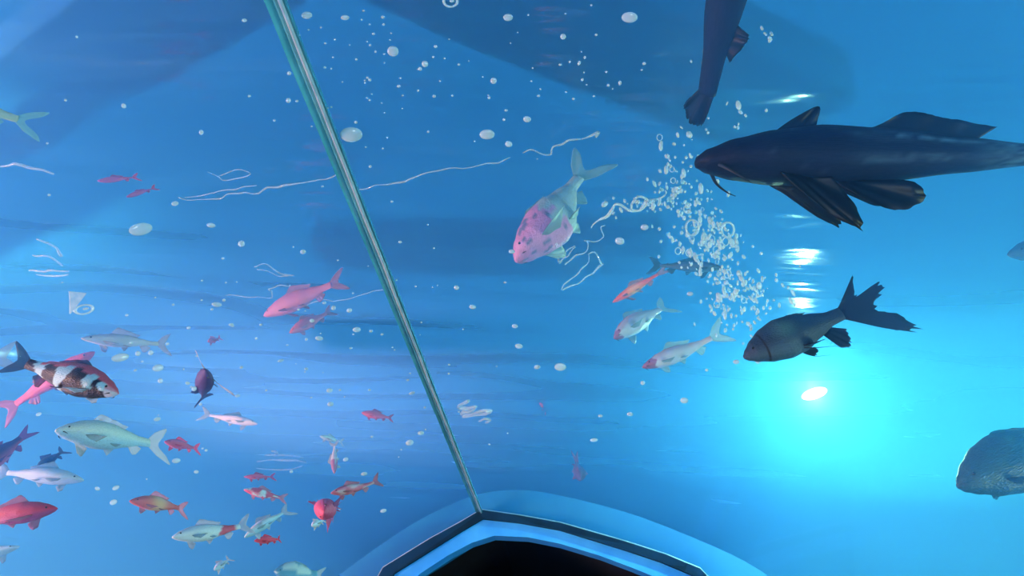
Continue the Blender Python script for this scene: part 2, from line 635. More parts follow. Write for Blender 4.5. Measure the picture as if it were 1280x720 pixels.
# roof beams of the hall, above the water
def beam(p0, p1, wd, ht, name, label):
    p0, p1 = Vector(p0), Vector(p1)
    d = (p1 - p0).normalized()
    s = d.cross(Vector((0, 0, 1))).normalized() * wd / 2
    u = s.cross(d).normalized() * ht / 2
    bm = bmesh.new()
    q = [[bm.verts.new(p + s * a + u * b) for a, b in ((-1, -1), (1, -1), (1, 1), (-1, 1))] for p in (p0, p1)]
    for k in range(4):
        bm.faces.new((q[0][k], q[0][(k + 1) % 4], q[1][(k + 1) % 4], q[1][k]))
    bm.faces.new(q[0][::-1]); bm.faces.new(q[1])
    return tag(struct(name, bm, M_BEAM), label)


BZ = 3.75
beam(on_z(-160, 250, BZ), on_z(330, -70, BZ), 0.42, 0.25, 'trim_7', 'dark roof beam crossing above the water at the upper left')
beam(on_z(480, -90, BZ), on_z(1010, 160, BZ), 0.50, 0.25, 'trim_8', 'dark roof beam crossing above the water at the upper centre')
beam(on_z(395, 345, BZ), on_z(830, 335, BZ), 0.3, 0.15, 'trim_9', 'dark roof beam behind the pink headed koi')
beam(on_z(330, 600, BZ), on_z(900, 600, BZ), 0.9, 0.2, 'trim_10', 'dark roof beam low above the tunnel end')

# ------------------------------------------------------------------ fish
WHITE = (0.90, 0.94, 0.90)
PALE = (0.72, 0.82, 0.86)
RED = (0.95, 0.10, 0.17)
PINK = (0.90, 0.40, 0.48)
ORANGE = (0.95, 0.28, 0.12)
BLACK = (0.02, 0.025, 0.05)
DARK = (0.05, 0.06, 0.10)
GREY = (0.16, 0.20, 0.26)

KOI = dict(top=[(0, .012), (.04, .038), (.12, .075), (.25, .115), (.40, .135), (.55, .125), (.72, .085), (.88, .048), (1, .042)],
           bot=[(0, .012), (.04, .034), (.12, .060), (.25, .095), (.40, .115), (.55, .110), (.72, .075), (.88, .042), (1, .040)],
           wid=[(0, .016), (.04, .045), (.12, .078), (.25, .105), (.40, .115), (.55, .100), (.72, .060), (.88, .026), (1, .014)])
CATF = dict(top=[(0, .020), (.03, .045), (.10, .075), (.20, .100), (.33, .115), (.50, .100), (.70, .066), (.88, .040), (1, .034)],
            bot=[(0, .016), (.03, .036), (.10, .060), (.20, .080), (.33, .090), (.50, .080), (.70, .055), (.88, .034), (1, .030)],
            wid=[(0, .030), (.03, .062), (.10, .096), (.20, .115), (.33, .110), (.50, .082), (.70, .052), (.88, .030), (1, .018)])


def lerp_prof(p, s):
    for (a, va), (b, vb) in zip(p[:-1], p[1:]):
        if s <= b:
            t = (s - a) / (b - a)
            t = t * t * (3 - 2 * t) * 0.5 + t * 0.5
            return va + (vb - va) * t
    return p[-1][1]


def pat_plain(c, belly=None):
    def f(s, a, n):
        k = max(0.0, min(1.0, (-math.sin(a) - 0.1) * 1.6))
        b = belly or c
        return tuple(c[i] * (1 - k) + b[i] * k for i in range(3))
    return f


def pat_patch(base, patch, lim=0.05, freq=4.0, seed=0.0, third=None, tl=0.2):
    def f(s, a, n):
        v = mnoise.noise(Vector((s * freq + seed, math.cos(a) * 0.8, math.sin(a) * 0.8 + seed)))
        if third and mnoise.noise(Vector((s * freq * 1.6 + seed + 20, math.cos(a), math.sin(a)))) > tl:
            return third
        k = max(0, min(1, (v - lim) * 12 + 0.5))
        return tuple(base[i] * (1 - k) + patch[i] * k for i in range(3))
    return f


def make_fish(label, head, tail, dh, dt, alpha=30, prof=KOI, deep=1.0, wide=1.0, bend=0.0, pat=None, fin=None, clear=0.3,
              tail_len=0.24, tail_h=0.17, notch=0.5, dorsal=(0.34, 0.70, 0.10), pect=0.17, pelv=0.11, anal=0.09, skin=None,
              eyes=True, barbels=0.0, name='koi', cat='fish', group=None, rag=0.03, eye_r=0.012, seed=0, pect_spread=0.6,
              head_scale=1.0, tail_tilt=0.0, pect_mat=None, extra=None, tail_lobes=None, tail_tips=None, belly=1.0):
    """head, tail: nose and tail-base points given as pixels with their distances; alpha turns the back away from the viewer"""
    rng = random.Random(seed + int(head[0] * 7 + head[1]))
    H, T = P(head[0], head[1], dh), P(tail[0], tail[1], dt)
    for (q, d) in ((head, dh), (tail, dt)):
        e = exit_dist(*q)
        if e and d < e[0] + 0.1:
            print('CLOSE fish', label, 'px', q, 'dist', d, 'panel at', round(e[0], 2))
    X = (H - T)
    L = X.length
    X.normalize()
    C = (H + T) / 2
    view = (C - CAM).normalized()
    up = (_u - X * _u.dot(X))
    away = (view - X * view.dot(X))
    away.normalize()
    up = X.cross(away)
    if up.dot(_u) < 0:
        up = -up
    a = R(alpha)
    Z = (up * math.cos(a) + away * math.sin(a)).normalized()
    Y = Z.cross(X).normalized()
    root = empty(name, label, cat, group)
    root.matrix_world = Matrix(((X.x, Y.x, Z.x, C.x), (X.y, Y.y, Z.y, C.y), (X.z, Y.z, Z.z, C.z), (0, 0, 0, 1)))

    def spine(s):
        return Vector((L * (0.5 - s), bend * L * (4 * (s - .5) ** 2) * (1 if s > 0.5 else 0.35) - bend * L * 0.1, 0))

    def spdir(s):
        return (spine(s - .01) - spine(s + .01)).normalized()

    big = (L / ((dh + dt) / 2)) > 0.09
    NR, NS = (56, 32) if big else (26, 16)
    bm = bmesh.new()
    cols = []
    rings = []
    for i in range(NR + 1):
        s = (i / NR) ** 1.25 if i < NR else 1.0
        t, b_, w_ = (lerp_prof(prof[k], s) * L for k in ('top', 'bot', 'wid'))
        t *= deep; b_ *= deep * (1 + (belly - 1) * math.sin(math.pi * min(1, s * 1.15)) ** .7 if s < .87 else 1); w_ *= wide
        if s < 0.2:
            q = 1 + (head_scale - 1) * (1 - s / 0.2)
            t *= q; b_ *= q; w_ *= q
        c = spine(s)
        d = spdir(s)
        side = Vector((0, 0, 1)).cross(d).normalized()
        ring = []
        for k in range(NS):
            an = 2 * math.pi * k / NS
            ca, sa = math.cos(an), math.sin(an)
            hz = (t if sa > 0 else b_) * sa
            wy = w_ * ca * (1 - 0.10 * sa * sa)
            gl = 0.0
            if s > 0.2 and s < 0.215:
                gl = -0.03
            ring.append(bm.verts.new(c + side * wy * (1 + gl) + Vector((0, 0, hz))))
            cols.append(pat(s, an, 0) if pat else WHITE)
        rings.append(ring)
    nose = bm.verts.new(spine(0) + spdir(0) * L * 0.006); cols.append(pat(0, 1.57, 0) if pat else WHITE)
    end = bm.verts.new(spine(1) - spdir(1) * L * 0.01); cols.append(pat(1, 1.57, 0) if pat else WHITE)
    for A, B in zip(rings[:-1], rings[1:]):
        for k in range(NS):
            bm.faces.new((A[k], A[(k + 1) % NS], B[(k + 1) % NS], B[k]))
    for k in range(NS):
        bm.faces.new((nose, rings[0][(k + 1) % NS], rings[0][k]))
        bm.faces.new((end, rings[-1][k], rings[-1][(k + 1) % NS]))
    bmesh.ops.recalc_face_normals(bm, faces=bm.faces)
    body = link('body', bm, skin or M_SKIN, root)
    at = body.data.color_attributes.new('pattern', 'FLOAT_COLOR', 'POINT')
    for i, c in enumerate(cols):
        at.data[i].color = (*c, 1)

    fm = finm(fin or PALE, clear)

    def add_fin(nm, bases, tips, curl=(0, 0, 0), ragged=rag, mat=None, nr=None, th=0.0022):
        """ruled fin between a base polyline and a tip polyline"""
        nr = nr or (28 if big else 10)
        K = 6 if big else 3

        def samp(pl, t):
            t = t * (len(pl) - 1)
            i = min(int(t), len(pl) - 2)
            return pl[i].lerp(pl[i + 1], t - i)
        bs = smooth_line(bases, 4) if len(bases) > 2 else [Vector(b) for b in bases]
        ts = smooth_line(tips, 5) if len(tips) > 2 else [Vector(b) for b in tips]
        cv = Vector(curl) * L
        bm = bmesh.new()
        uvl = bm.loops.layers.uv.new('UVMap')
        g = []
        for i in range(nr + 1):
            t = i / nr
            b0, t0 = samp(bs, t), samp(ts, t)
            rr = 1 + ragged * rng.uniform(-1, 0.6)
            row = []
            for k in range(K + 1):
                q = k / K
                row.append((b0.lerp(b0 + (t0 - b0) * rr, q) + cv * q * q + Vector((0, 0.004 * L * math.sin(t * 21) * q, 0)), t, q))
            g.append(row)
        nrm = (g[0][0][0] - g[-1][0][0]).cross(g[nr // 2][K][0] - g[nr // 2][0][0])
        if nrm.length < 1e-9:
            nrm = Vector((0, 1, 0))
        nrm.normalize()
        uvof = {}
        S = []
        for sd in (1, -1):
            sv = []
            for row in g:
                r_ = []
                for p, t, q in row:
                    v = bm.verts.new(p + nrm * sd * th * L * (1.6 - 1.3 * q))
                    uvof[v] = (t * 6, q)
                    r_.append(v)
                sv.append(r_)
            S.append(sv)
        for si, sv in enumerate(S):
            for i in range(nr):
                for k in range(K):
                    f = (sv[i][k], sv[i + 1][k], sv[i + 1][k + 1], sv[i][k + 1])
                    bm.faces.new(f if si == 0 else f[::-1])
        A, B = S
        for i in range(nr):
            bm.faces.new((A[i][K], A[i + 1][K], B[i + 1][K], B[i][K]))
            bm.faces.new((A[i + 1][0], A[i][0], B[i][0], B[i + 1][0]))
        for k in range(K):
            bm.faces.new((A[0][k], A[0][k + 1], B[0][k + 1], B[0][k]))
            bm.faces.new((A[nr][k + 1], A[nr][k], B[nr][k], B[nr][k + 1]))
        for f in bm.faces:
            for lp in f.loops:
                lp[uvl].uv = uvof[lp.vert]
        return link(nm, bm, mat or fm, root)

    def top_at(s):
        return spine(s) + Vector((0, 0, lerp_prof(prof['top'], s) * L * deep * 0.93))

    def bot_at(s, side=0.0):
        w_ = lerp_prof(prof['wid'], s) * L * wide
        b_ = lerp_prof(prof['bot'], s) * L * deep * (1 + (belly - 1) * math.sin(math.pi * min(1, s * 1.15)) ** .7 if s < .87 else 1)
        an = R(-90 + 90 * side)
        return spine(s) + Vector((0, w_ * math.cos(an) * 0.93, b_ * math.sin(an) * 0.93))

    # tail
    td = -spdir(1.0)
    tb = spine(1.0) - td * L * 0.015
    ph = lerp_prof(prof['top'], 1) * L * deep * 0.9
    tl, thh = tail_len * L, tail_h * L
    zt = Vector((0, 0, 1))
    if tail_tilt:
        zt = (zt * math.cos(R(tail_tilt)) + Vector((0, 1, 0)) * math.sin(R(tail_tilt)))
    lobes = tail_lobes or ((1.0, 1.0), (1.0, 1.0))
    (ul, uh), (ll, lh) = lobes
    tips = [tb + td * tl * .35 * ul + zt * thh * .62 * uh, tb + td * tl * 1.0 * ul + zt * thh * uh, tb + td * tl * .82 * ul + zt * thh * .55 * uh,
            tb + td * tl * (1 - notch), tb + td * tl * .82 * ll - zt * thh * .55 * lh, tb + td * tl * ll - zt * thh * lh, tb + td * tl * .35 * ll - zt * thh * .62 * lh]
    if tail_tips:
        tips = [tb + td * q_[0] * L + zt * q_[1] * L for q_ in tail_tips]
    add_fin('tail_fin', [tb + Vector((0, 0, ph)), tb, tb - Vector((0, 0, ph))], tips, curl=(0, bend * 0.25, 0), nr=72 if tail_tips else None)
    if dorsal:
        s0, s1, hh = dorsal
        bs = [top_at(s0 + (s1 - s0) * k / 5) - Vector((0, 0, .004 * L)) for k in range(6)]
        hs = (0.45, 1.0, .85, .62, .5, .42)
        ts = [b + Vector((-.05 * L, 0.02 * L * (k / 5), hh * L * hs[k])) for k, b in enumerate(bs)]
        add_fin('dorsal_fin', bs, ts)
    if pect:
        for sd in (1, -1):
            b0 = bot_at(0.235, 0.62 * sd); b1 = bot_at(0.275, 0.42 * sd)
            o = Vector((-math.cos(R(90 * pect_spread)), sd * math.sin(R(90 * pect_spread)), -0.25)).normalized()
            o2 = Vector((-1, 0.15 * sd, -0.15)).normalized()
            add_fin('pectoral_fin', [b0, b1], [b0 + o * pect * L * .8, b0 + o * pect * L + o2 * pect * L * .25, b0 + (o + o2 * .8) * pect * L * .62, b1 + o2 * pect * L * .45], curl=(0, 0, -0.02), mat=pect_mat)
    if pelv:
        for sd in (1, -1):
            b0 = bot_at(0.50, 0.38 * sd); b1 = bot_at(0.54, 0.20 * sd)
            o = Vector((-.75, sd * .6, -0.35)).normalized()
            o2 = Vector((-1, 0, -0.1)).normalized()
            add_fin('pelvic_fin', [b0, b1], [b0 + o * pelv * L * .8, b0 + o * pelv * L, b0 + (o + o2) * pelv * L * .5, b1 + o2 * pelv * L * .45])
    if anal:
        b0, b1 = bot_at(.74), bot_at(.84)
        add_fin('anal_fin', [b0, b1], [b0 + Vector((-.35, 0, -.9)) * anal * L, b0 + Vector((-.85, 0, -.9)) * anal * L, b1 + Vector((-.55, 0, -.35)) * anal * L])
    if eyes:
        for sd in (1, -1):
            s = 0.095
            w_ = lerp_prof(prof['wid'], s) * L * wide * head_scale
            t_ = lerp_prof(prof['top'], s) * L * deep
            bm = bmesh.new()
            add_blob(bm, spine(s) + Vector((0, sd * w_ * .90, t_ * .22)), eye_r * L, eye_r * L * .8, eye_r * L, u=12, v=8)
            link('eye', bm, M_EYE, root)
    if barbels:
        for sd in (1, -1):
            bb = bot_at(0.05, 0.6 * sd)
            bm = bmesh.new()
            pts = smooth_line([bb, bb + Vector((-.3, sd * .45, -.35)) * barbels * L, bb + Vector((-.75, sd * .6, -.7)) * barbels * L, bb + Vector((-1.1, sd * .5, -.9)) * barbels * L], 5)
            add_tube(bm, pts, [max(.0012, .006 * (1 - i / len(pts))) * L for i in range(len(pts))], 7)
            link('barbel', bm, M_BARBEL, root)
    if extra:
        extra(dict(root=root, L=L, spine=spine, top=top_at, bot=bot_at, fin=add_fin, big=big))
    return root


def band_red(s, a, n):      # red back, white with broad dark saddles
    up = math.sin(a) + 0.25 * mnoise.noise(Vector((s * 9, a, 3)))
    x = s + 0.05 * mnoise.noise(Vector((s * 3, math.cos(a) * 2, math.sin(a) * 2)))
    if up > 0.55 and s < 0.85:
        return (0.85, 0.16, 0.20)
    if s < 0.10:
        return (0.8, 0.35, 0.4) if up > -0.3 else (0.75, 0.7, 0.75)
    for c, w_ in ((0.17, .025), (0.40, .085), (0.70, .075), (0.98, .06)):
        if abs(x - c) < w_ * (1.1 - 0.3 * up):
            return BLACK
    if up < -0.55 and s < 0.5:
        return BLACK
    return (0.55, 0.82, 0.82)


def pink_head(s, a, n):
    v = mnoise.noise(Vector((s * 6, math.cos(a) * 2.2, math.sin(a) * 2.2)))
    if s < 0.46 + 0.12 * v:
        if mnoise.noise(Vector((s * 12 + 4, math.cos(a) * 3, math.sin(a) * 3 + 8))) > 0.32:
            return (0.20, 0.22, 0.42)
        return (0.78, 0.36, 0.68)
    return (0.50, 0.72, 0.74)


def red_head(lim):
    def f(s, a, n):
        v = mnoise.noise(Vector((s * 5 + 2, math.cos(a), math.sin(a))))
        return (0.50, 0.20, 0.34) if s < lim + .08 * v else ((0.75, .35, .42) if math.sin(a) > .75 and s < .6 else (0.82, 0.80, 0.86))
    return f


def red_end(s, a, n):
    v = mnoise.noise(Vector((s * 7 + 1, math.cos(a), math.sin(a))))
    return (0.90, 0.14, 0.20) if (0.70 + .08 * v < s < 0.93) else WHITE


def gold_mid(s, a, n):
    k = math.exp(-((s - .5) / .16) ** 2)
    c = (0.92, 0.16, 0.14)
    g = (0.95, 0.55, 0.28)
    return tuple(c[i] * (1 - k) + g[i] * k for i in range(3))


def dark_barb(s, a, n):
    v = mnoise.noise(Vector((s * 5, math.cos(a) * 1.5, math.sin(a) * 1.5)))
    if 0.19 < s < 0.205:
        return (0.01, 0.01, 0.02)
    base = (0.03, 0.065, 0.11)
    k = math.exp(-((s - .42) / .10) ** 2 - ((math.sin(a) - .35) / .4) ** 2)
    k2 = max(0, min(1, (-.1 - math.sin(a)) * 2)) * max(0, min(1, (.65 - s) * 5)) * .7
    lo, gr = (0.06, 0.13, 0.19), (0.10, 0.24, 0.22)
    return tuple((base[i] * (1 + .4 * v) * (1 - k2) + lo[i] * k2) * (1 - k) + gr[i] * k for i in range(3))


def cat_pat(s, a, n):
    v = mnoise.noise(Vector((s * 30, math.cos(a) * 6, math.sin(a) * 6)))
    d = (0.010, 0.018, 0.045)
    sp = (0.10, 0.20, 0.27)
    if s > 0.36:
        l1 = math.exp(-((math.sin(a) - 0.55) / .13) ** 2)
        l2 = math.exp(-((math.sin(a) + 0.30) / .10) ** 2) * max(0, min(1, (.74 - s) * 8))
        l3 = max(0, min(1, (s - .70) * 7)) * .8
        k = max(l1, l2, l3) * max(0, min(1, .55 + 1.3 * v)) * min(1, (s - .36) * 9)
        return tuple(d[i] * (1 - k) + sp[i] * k for i in range(3))
    elif v > 0.42 and s > .15:
        return (0.02, 0.035, 0.07)
    return d


def plain(c, b=None):
    return pat_plain(c, b)


# --- right of the ridge
DFIN = (0.008, 0.012, 0.03)


def catfish_extra(q):
    # second long low dorsal fin on the hind back
    bs = [q['top'](0.44 + 0.30 * k / 5) - Vector((0, 0, .004 * q['L'])) for k in range(6)]
    ts = [b + Vector((-.06 * q['L'], 0, q['L'] * h)) for b, h in zip(bs, (.02, .055, .052, .048, .044, .036))]
    q['fin']('adipose_fin', bs, ts)
    L = q['L']
    f0, f1 = q['top'](.20), q['top'](.31)
    W = lambda x, z: Vector((x, 0, z)) * L
    q['fin']('dorsal_fin', [f0 - W(0, .006), (f0 + f1) / 2 - W(0, .006), f1 - W(0, .006)], [f0 + W(-.02, .012), f0 + W(-.07, .045), f0 + W(-.12, .070), f0 + W(-.135, .072), f1 + W(-.02, .030), f1 + W(-.01, .006)], ragged=.02)
    for sd in (1, -1):
        V = lambda x, y, z: Vector((x, sd * y * (1 if sd > 0 else .3), z + (0 if sd > 0 else .03))) * L
        b0, b1 = q['bot'](.20, .45 * sd), q['bot'](.285, .30 * sd)
        q['fin']('pectoral_fin', [b0, b1], [b0 + V(-.06, .01, -.075), b0 + V(-.12, .01, -.125), b0 + V(-.185, .01, -.165), b0 + V(-.20, .01, -.160), b1 + V(-.10, .01, -.075), b1 + V(-.05, .01, -.012)], curl=(0, 0, .01), ragged=.04)
        b0, b1 = q['bot'](.345, .20 * sd), q['bot'](.40, .05 * sd)
        q['fin']('pelvic_fin', [b0, b1], [b0 + V(-.06, .02, -.05), b0 + V(-.13, .03, -.085), b0 + V(-.19, .03, -.085), b0 + V(-.225, .03, -.055), b0 + V(-.20, .03, -.015), b1 + V(-.08, .02, -.002)], ragged=.03)


make_fish('large dark catfish with long side fins and a speckled tail, nearest fish on the right', (871, 203), (1345, 192), 1.75, 2.05, alpha=14,
          prof=CATF, deep=0.80, wide=0.95, bend=-0.02, pat=cat_pat, fin=DFIN, clear=0.02, tail_len=.2, tail_h=.15, notch=.2,
          dorsal=None, pect=0, pelv=0, anal=0.0, skin=M_CAT, barbels=0.065, name='catfish', eye_r=.007, pect_spread=0.5, extra=catfish_extra)
make_fish('dark catfish leaving the top edge, only its hind body and fan tail in view', (990, -330), (880, 120), 1.75, 1.95, alpha=20,
          prof=CATF, deep=1.0, wide=1.0, bend=0.03, pat=plain((0.015, 0.02, 0.05)), fin=DFIN, clear=0.02, tail_len=.12, tail_h=.055, notch=.05,
          dorsal=(0.34, 0.46, .1), pect=0.2, pelv=0.10, anal=0.05, skin=M_CAT, name='catfish', barbels=0.1, rag=0.05,
          tail_tips=[(.02, .03), (.075, .072), (.120, .075), (.155, .045), (.155, .005), (.108, -.012), (.04, -.016)])


def barb_extra(q):
    L = q['L']
    # pale anal fin and two long trailing pelvic rays
    for sd in (1, -1):
        b = q['bot'](.50, .25 * sd)
        bm = bmesh.new()
        pts = smooth_line([b, b + Vector((-.10, sd * .05, -.07)) * L, b + Vector((-.24, sd * .06, -.12)) * L], 6)
        add_tube(bm, pts, [max(.0012, .006 * (1 - i / len(pts))) * L for i in range(len(pts))], 6)
        link('fin_ray', bm, M_BARBEL, q['root'])


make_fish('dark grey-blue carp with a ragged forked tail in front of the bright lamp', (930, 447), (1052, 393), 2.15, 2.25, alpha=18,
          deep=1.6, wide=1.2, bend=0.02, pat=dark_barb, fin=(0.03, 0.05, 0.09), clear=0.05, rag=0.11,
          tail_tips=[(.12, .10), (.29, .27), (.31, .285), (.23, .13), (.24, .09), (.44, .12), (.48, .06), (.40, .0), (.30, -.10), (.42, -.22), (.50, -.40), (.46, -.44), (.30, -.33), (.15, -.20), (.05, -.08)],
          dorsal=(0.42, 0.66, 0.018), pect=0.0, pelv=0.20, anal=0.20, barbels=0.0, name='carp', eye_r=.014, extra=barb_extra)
make_fish('white koi with a mottled pink head near the surface in the middle', (645, 326), (724, 222), 2.48, 2.68, alpha=24,
          deep=1.25, belly=1.75, wide=1.6, bend=0.0, pat=pink_head, fin=(0.45, 0.70, 0.76), clear=0.25, tail_len=.30, tail_h=.22, notch=.6,
          dorsal=(0.36, 0.62, 0.05), pect=0.26, pelv=0.15, anal=0.08, head_scale=1.15, barbels=0.03, eye_r=.012)
make_fish('small pale koi with its tail up, left of the red headed white koi', (768, 422), (826, 384), 3.0, 3.2, alpha=30, deep=1.1, wide=1.1,
          pat=red_head(0.08), fin=(.6, .8, .85), tail_len=.3, tail_h=.2, bend=-0.04, barbels=.03)
make_fish('white koi with a red head, between the pale koi and the dark carp', (803, 460), (888, 426), 2.9, 3.0, alpha=22, deep=0.9, wide=1.0,
          pat=red_head(0.17), fin=(.6, .85, .9), tail_len=.26, tail_h=.20, bend=0.08, barbels=.03)
make_fish('hazy slim red koi above the small pale koi', (766, 378), (822, 343), 3.2, 3.15, alpha=30, deep=0.7, wide=.8,
          pat=gold_mid, fin=(.5, .3, .35), tail_len=.3, tail_h=.1)
make_fish('hazy blue-grey carp behind the bubble cloud', (905, 335), (825, 332), 3.05, 3.1, alpha=25, deep=0.75, wide=.8,
          pat=plain((0.05, .16, .24)), fin=(.05, .16, .22), name='carp', tail_len=.22)
make_fish('small dark red-tailed fish diving above the tunnel end', (726, 600), (721, 578), 4.6, 4.75, alpha=30, deep=1.7, wide=1.6,
          pat=plain((.05, .02, .07), (.2, .06, .15)), fin=(.45, .12, .25), tail_len=.75, tail_h=.13, clear=.1, name='carp')
make_fish('tiny hazy red koi right of the white squiggle', (672, 498), (682, 513), 5.0, 5.1, alpha=20, pat=plain(RED), fin=RED, deep=.8)
make_fish('hazy grey-blue carp entering at the lower right edge', (1198, 608), (1350, 545), 2.3, 2.6, alpha=10, deep=1.5, wide=1.0, dorsal=(.35, .65, .03), pect=.1, pelv=0.05, anal=0.04,
          pat=pat_patch((0.02, .10, .16), (.05, .14, .17), .1, 3, 4), fin=(.03, .12, .2), name='carp')
make_fish('dim carp nose at the right edge below the large catfish', (1260, 318), (1400, 300), 3.0, 3.2, alpha=15, deep=1.2,
          pat=plain((0.03, .12, .24)), fin=(.04, .12, .2), name='carp')
make_fish('hazy purple carp behind the tail of the large catfish', (1135, 215), (1178, 212), 2.6, 2.65, alpha=30, deep=0.9,
          pat=plain((.30, .14, .40)), fin=(.2, .15, .4), name='carp')

# --- left of the ridge
make_fish('red backed koi with broad black and white bands', (148, 492), (36, 456), 1.75, 1.9, alpha=8, deep=1.18, wide=1.0, bend=-0.03,
          pat=band_red, fin=(0.10, 0.16, 0.3), clear=0.35, tail_len=.22, tail_h=.16, pect=.16, pelv=.1, barbels=.03, dorsal=(.34, .7, .05), pect_mat=finm((.6, .85, .95), .1))
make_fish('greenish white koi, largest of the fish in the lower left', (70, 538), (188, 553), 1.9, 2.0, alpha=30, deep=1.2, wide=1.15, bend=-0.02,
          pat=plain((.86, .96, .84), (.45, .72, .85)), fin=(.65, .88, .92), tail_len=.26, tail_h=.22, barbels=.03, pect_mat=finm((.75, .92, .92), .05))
make_fish('pale pink koi swimming left above the banded koi', (102, 423), (198, 430), 2.7, 2.8, alpha=20, deep=0.72, wide=.7,
          pat=plain((.95, .78, .86), (.8, .75, .9)), fin=(.6, .68, .85), tail_len=.2)
make_fish('hazy red koi half hidden behind the banded koi', (118, 440), (20, 505), 3.2, 3.3, alpha=20, deep=0.9, pat=plain((.80, .08, .18)), fin=(.7, .15, .3))
make_fish('yellowish white koi leaving at the upper left edge, its forked tail in view', (-110, 110), (22, 149), 2.0, 1.95, alpha=15, deep=1.0,
          pat=plain((.62, .75, .55)), fin=(.45, .85, .9), tail_len=.28, tail_h=.18, notch=.7, clear=.1)
make_fish('translucent tailed pale koi at the left edge beside the banded koi', (-110, 470), (-8, 450), 2.0, 2.0, alpha=10, deep=1.2,
          pat=plain((.55, .70, .85)), fin=(.55, .75, .95), tail_len=.36, tail_h=.24, clear=.4)
make_fish('purple dark koi with its tail up at the left edge', (-30, 592), (26, 548), 2.2, 2.3, alpha=15, deep=1.25,
          pat=plain((.10, .08, .24), (.5, .12, .3)), fin=(.25, .12, .4), tail_len=.34, tail_h=.12)
make_fish('small dark blue carp above the pale koi at the left', (46, 586), (76, 566), 2.4, 2.5, alpha=25, deep=.9,
          pat=plain((.05, .10, .26)), fin=(.08, .15, .4), name='carp', pect=.3)
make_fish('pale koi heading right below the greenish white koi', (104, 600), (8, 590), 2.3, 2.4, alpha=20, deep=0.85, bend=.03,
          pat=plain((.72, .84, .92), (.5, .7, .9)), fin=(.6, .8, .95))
make_fish('plain red koi heading right at the lower left edge', (72, 636), (-35, 650), 2.0, 2.1, alpha=15, deep=1.0, bend=-.05,
          pat=plain((.88, .07, .13), (.6, .1, .25)), fin=(.85, .4, .55), clear=.1, pect=.25)
make_fish('thin pale koi in the bottom left corner below the plain red koi', (24, 683), (-60, 705), 2.6, 2.7, alpha=25, deep=.6,
          pat=plain(PALE), fin=PALE)
make_fish('red koi with a golden middle, alone below the greenish white koi', (163, 626), (226, 634), 2.5, 2.6, alpha=20, deep=1.0, bend=-.06,
          pat=gold_mid, fin=(.75, .35, .4), tail_len=.3)
make_fish('white koi with a red patch before its tail, lower left of centre', (215, 672), (298, 660), 2.4, 2.5, alpha=25, deep=.95, bend=.05,
          pat=red_end, fin=(.7, .85, .92), tail_len=.2)
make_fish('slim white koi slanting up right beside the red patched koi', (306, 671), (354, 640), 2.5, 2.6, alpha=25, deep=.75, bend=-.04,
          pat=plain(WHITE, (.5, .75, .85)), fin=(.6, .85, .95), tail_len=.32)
make_fish('small red koi under the slim white koi', (318, 676), (348, 674), 2.9, 2.95, alpha=25, deep=1.1, pat=plain(RED), fin=RED, tail_len=.12)
make_fish('thin hazy red koi below the pale surface streaks', (305, 596), (338, 596), 3.6, 3.65, alpha=25, deep=.7, pat=plain(RED), fin=RED)
make_fish('hazy red koi with a white spot on its shoulder', (305, 612), (350, 622), 3.3, 3.35, alpha=25, deep=1.0, pat=pat_patch(RED, WHITE, .25, 5, 2), fin=PINK)
make_fish('red koi half hidden behind the tail of the greenish white koi', (206, 552), (243, 560), 2.9, 3.0, alpha=25, deep=.9, pat=plain((.9, .12, .2)), fin=RED)
make_fish('clear pink red koi with an arched back, nearest the tunnel end on the left', (413, 617), (464, 606), 2.9, 3.0, alpha=20, deep=.8, bend=.12,
          pat=pat_patch((.90, .22, .30), (.95, .6, .6), .1, 5, 1), fin=(.9, .45, .55), tail_len=.16, clear=.1)
make_fish('red koi facing the viewer below the pink red koi', (405, 640), (411, 632), 2.7, 3.0, alpha=15, deep=1.0, pat=plain((.9, .12, .22)), fin=(.7, .2, .4))
make_fish('small white koi below the red koi facing the viewer', (390, 657), (403, 651), 3.15, 3.25, alpha=25, deep=1.0, pat=plain(WHITE), fin=WHITE)
make_fish('upright pale koi with a red head, left of the tunnel end', (418, 592), (418, 558), 3.6, 3.7, alpha=20, deep=.8, pat=red_head(.45), fin=PALE)
make_fish('hazy bright red koi left of the ridge joint', (452, 516), (486, 522), 4.2, 4.25, alpha=25, deep=1.15, pat=plain(RED), fin=RED, tail_len=.2)
make_fish('small dark purple koi swimming straight up with pale side fins', (257, 463), (255, 495), 2.4, 2.6, alpha=-40, deep=1.0, wide=1.1,
          pat=plain((.12, .06, .20)), fin=(.12, .12, .3), pect=.35, pect_spread=.9, pect_mat=finm((.75, .85, .95), .1), clear=.2)
make_fish('tiny hazy red koi above the small dark purple koi', (260, 427), (274, 423), 4.0, 4.1, alpha=25, pat=plain(RED), fin=RED)
make_fish('hazy red koi slanting up right under the thin surface lines', (362, 416), (408, 392), 3.7, 3.8, alpha=25, deep=1.1, pat=plain((.85, .2, .3)), fin=PINK)
make_fish('large faint pink koi behind the hazy slanting red koi', (330, 395), (414, 356), 3.5, 3.4, alpha=25, deep=1.1, pat=plain((.75, .25, .45)), fin=(.6, .3, .5))
make_fish('faint red koi shape standing for a reflection in the surface, upper of the pair at the left', (122, 226), (166, 222), 2.9, 2.95, alpha=40, deep=.55, pat=plain((.9, .1, .3)), fin=RED, pect=0, pelv=0)  # this pair: fish shapes put in for red koi reflected in the surface
make_fish('faint red koi shape standing for a reflection in the surface, lower of the pair at the left', (158, 246), (190, 236), 2.9, 2.95, alpha=40, deep=.55, pat=plain((.9, .1, .3)), fin=RED, pect=0, pelv=0)
make_fish('pale blurred koi under the small dark purple koi', (322, 530), (262, 519), 4.0, 4.1, alpha=25, deep=.7, pat=plain((.85, .75, .9)), fin=PALE)
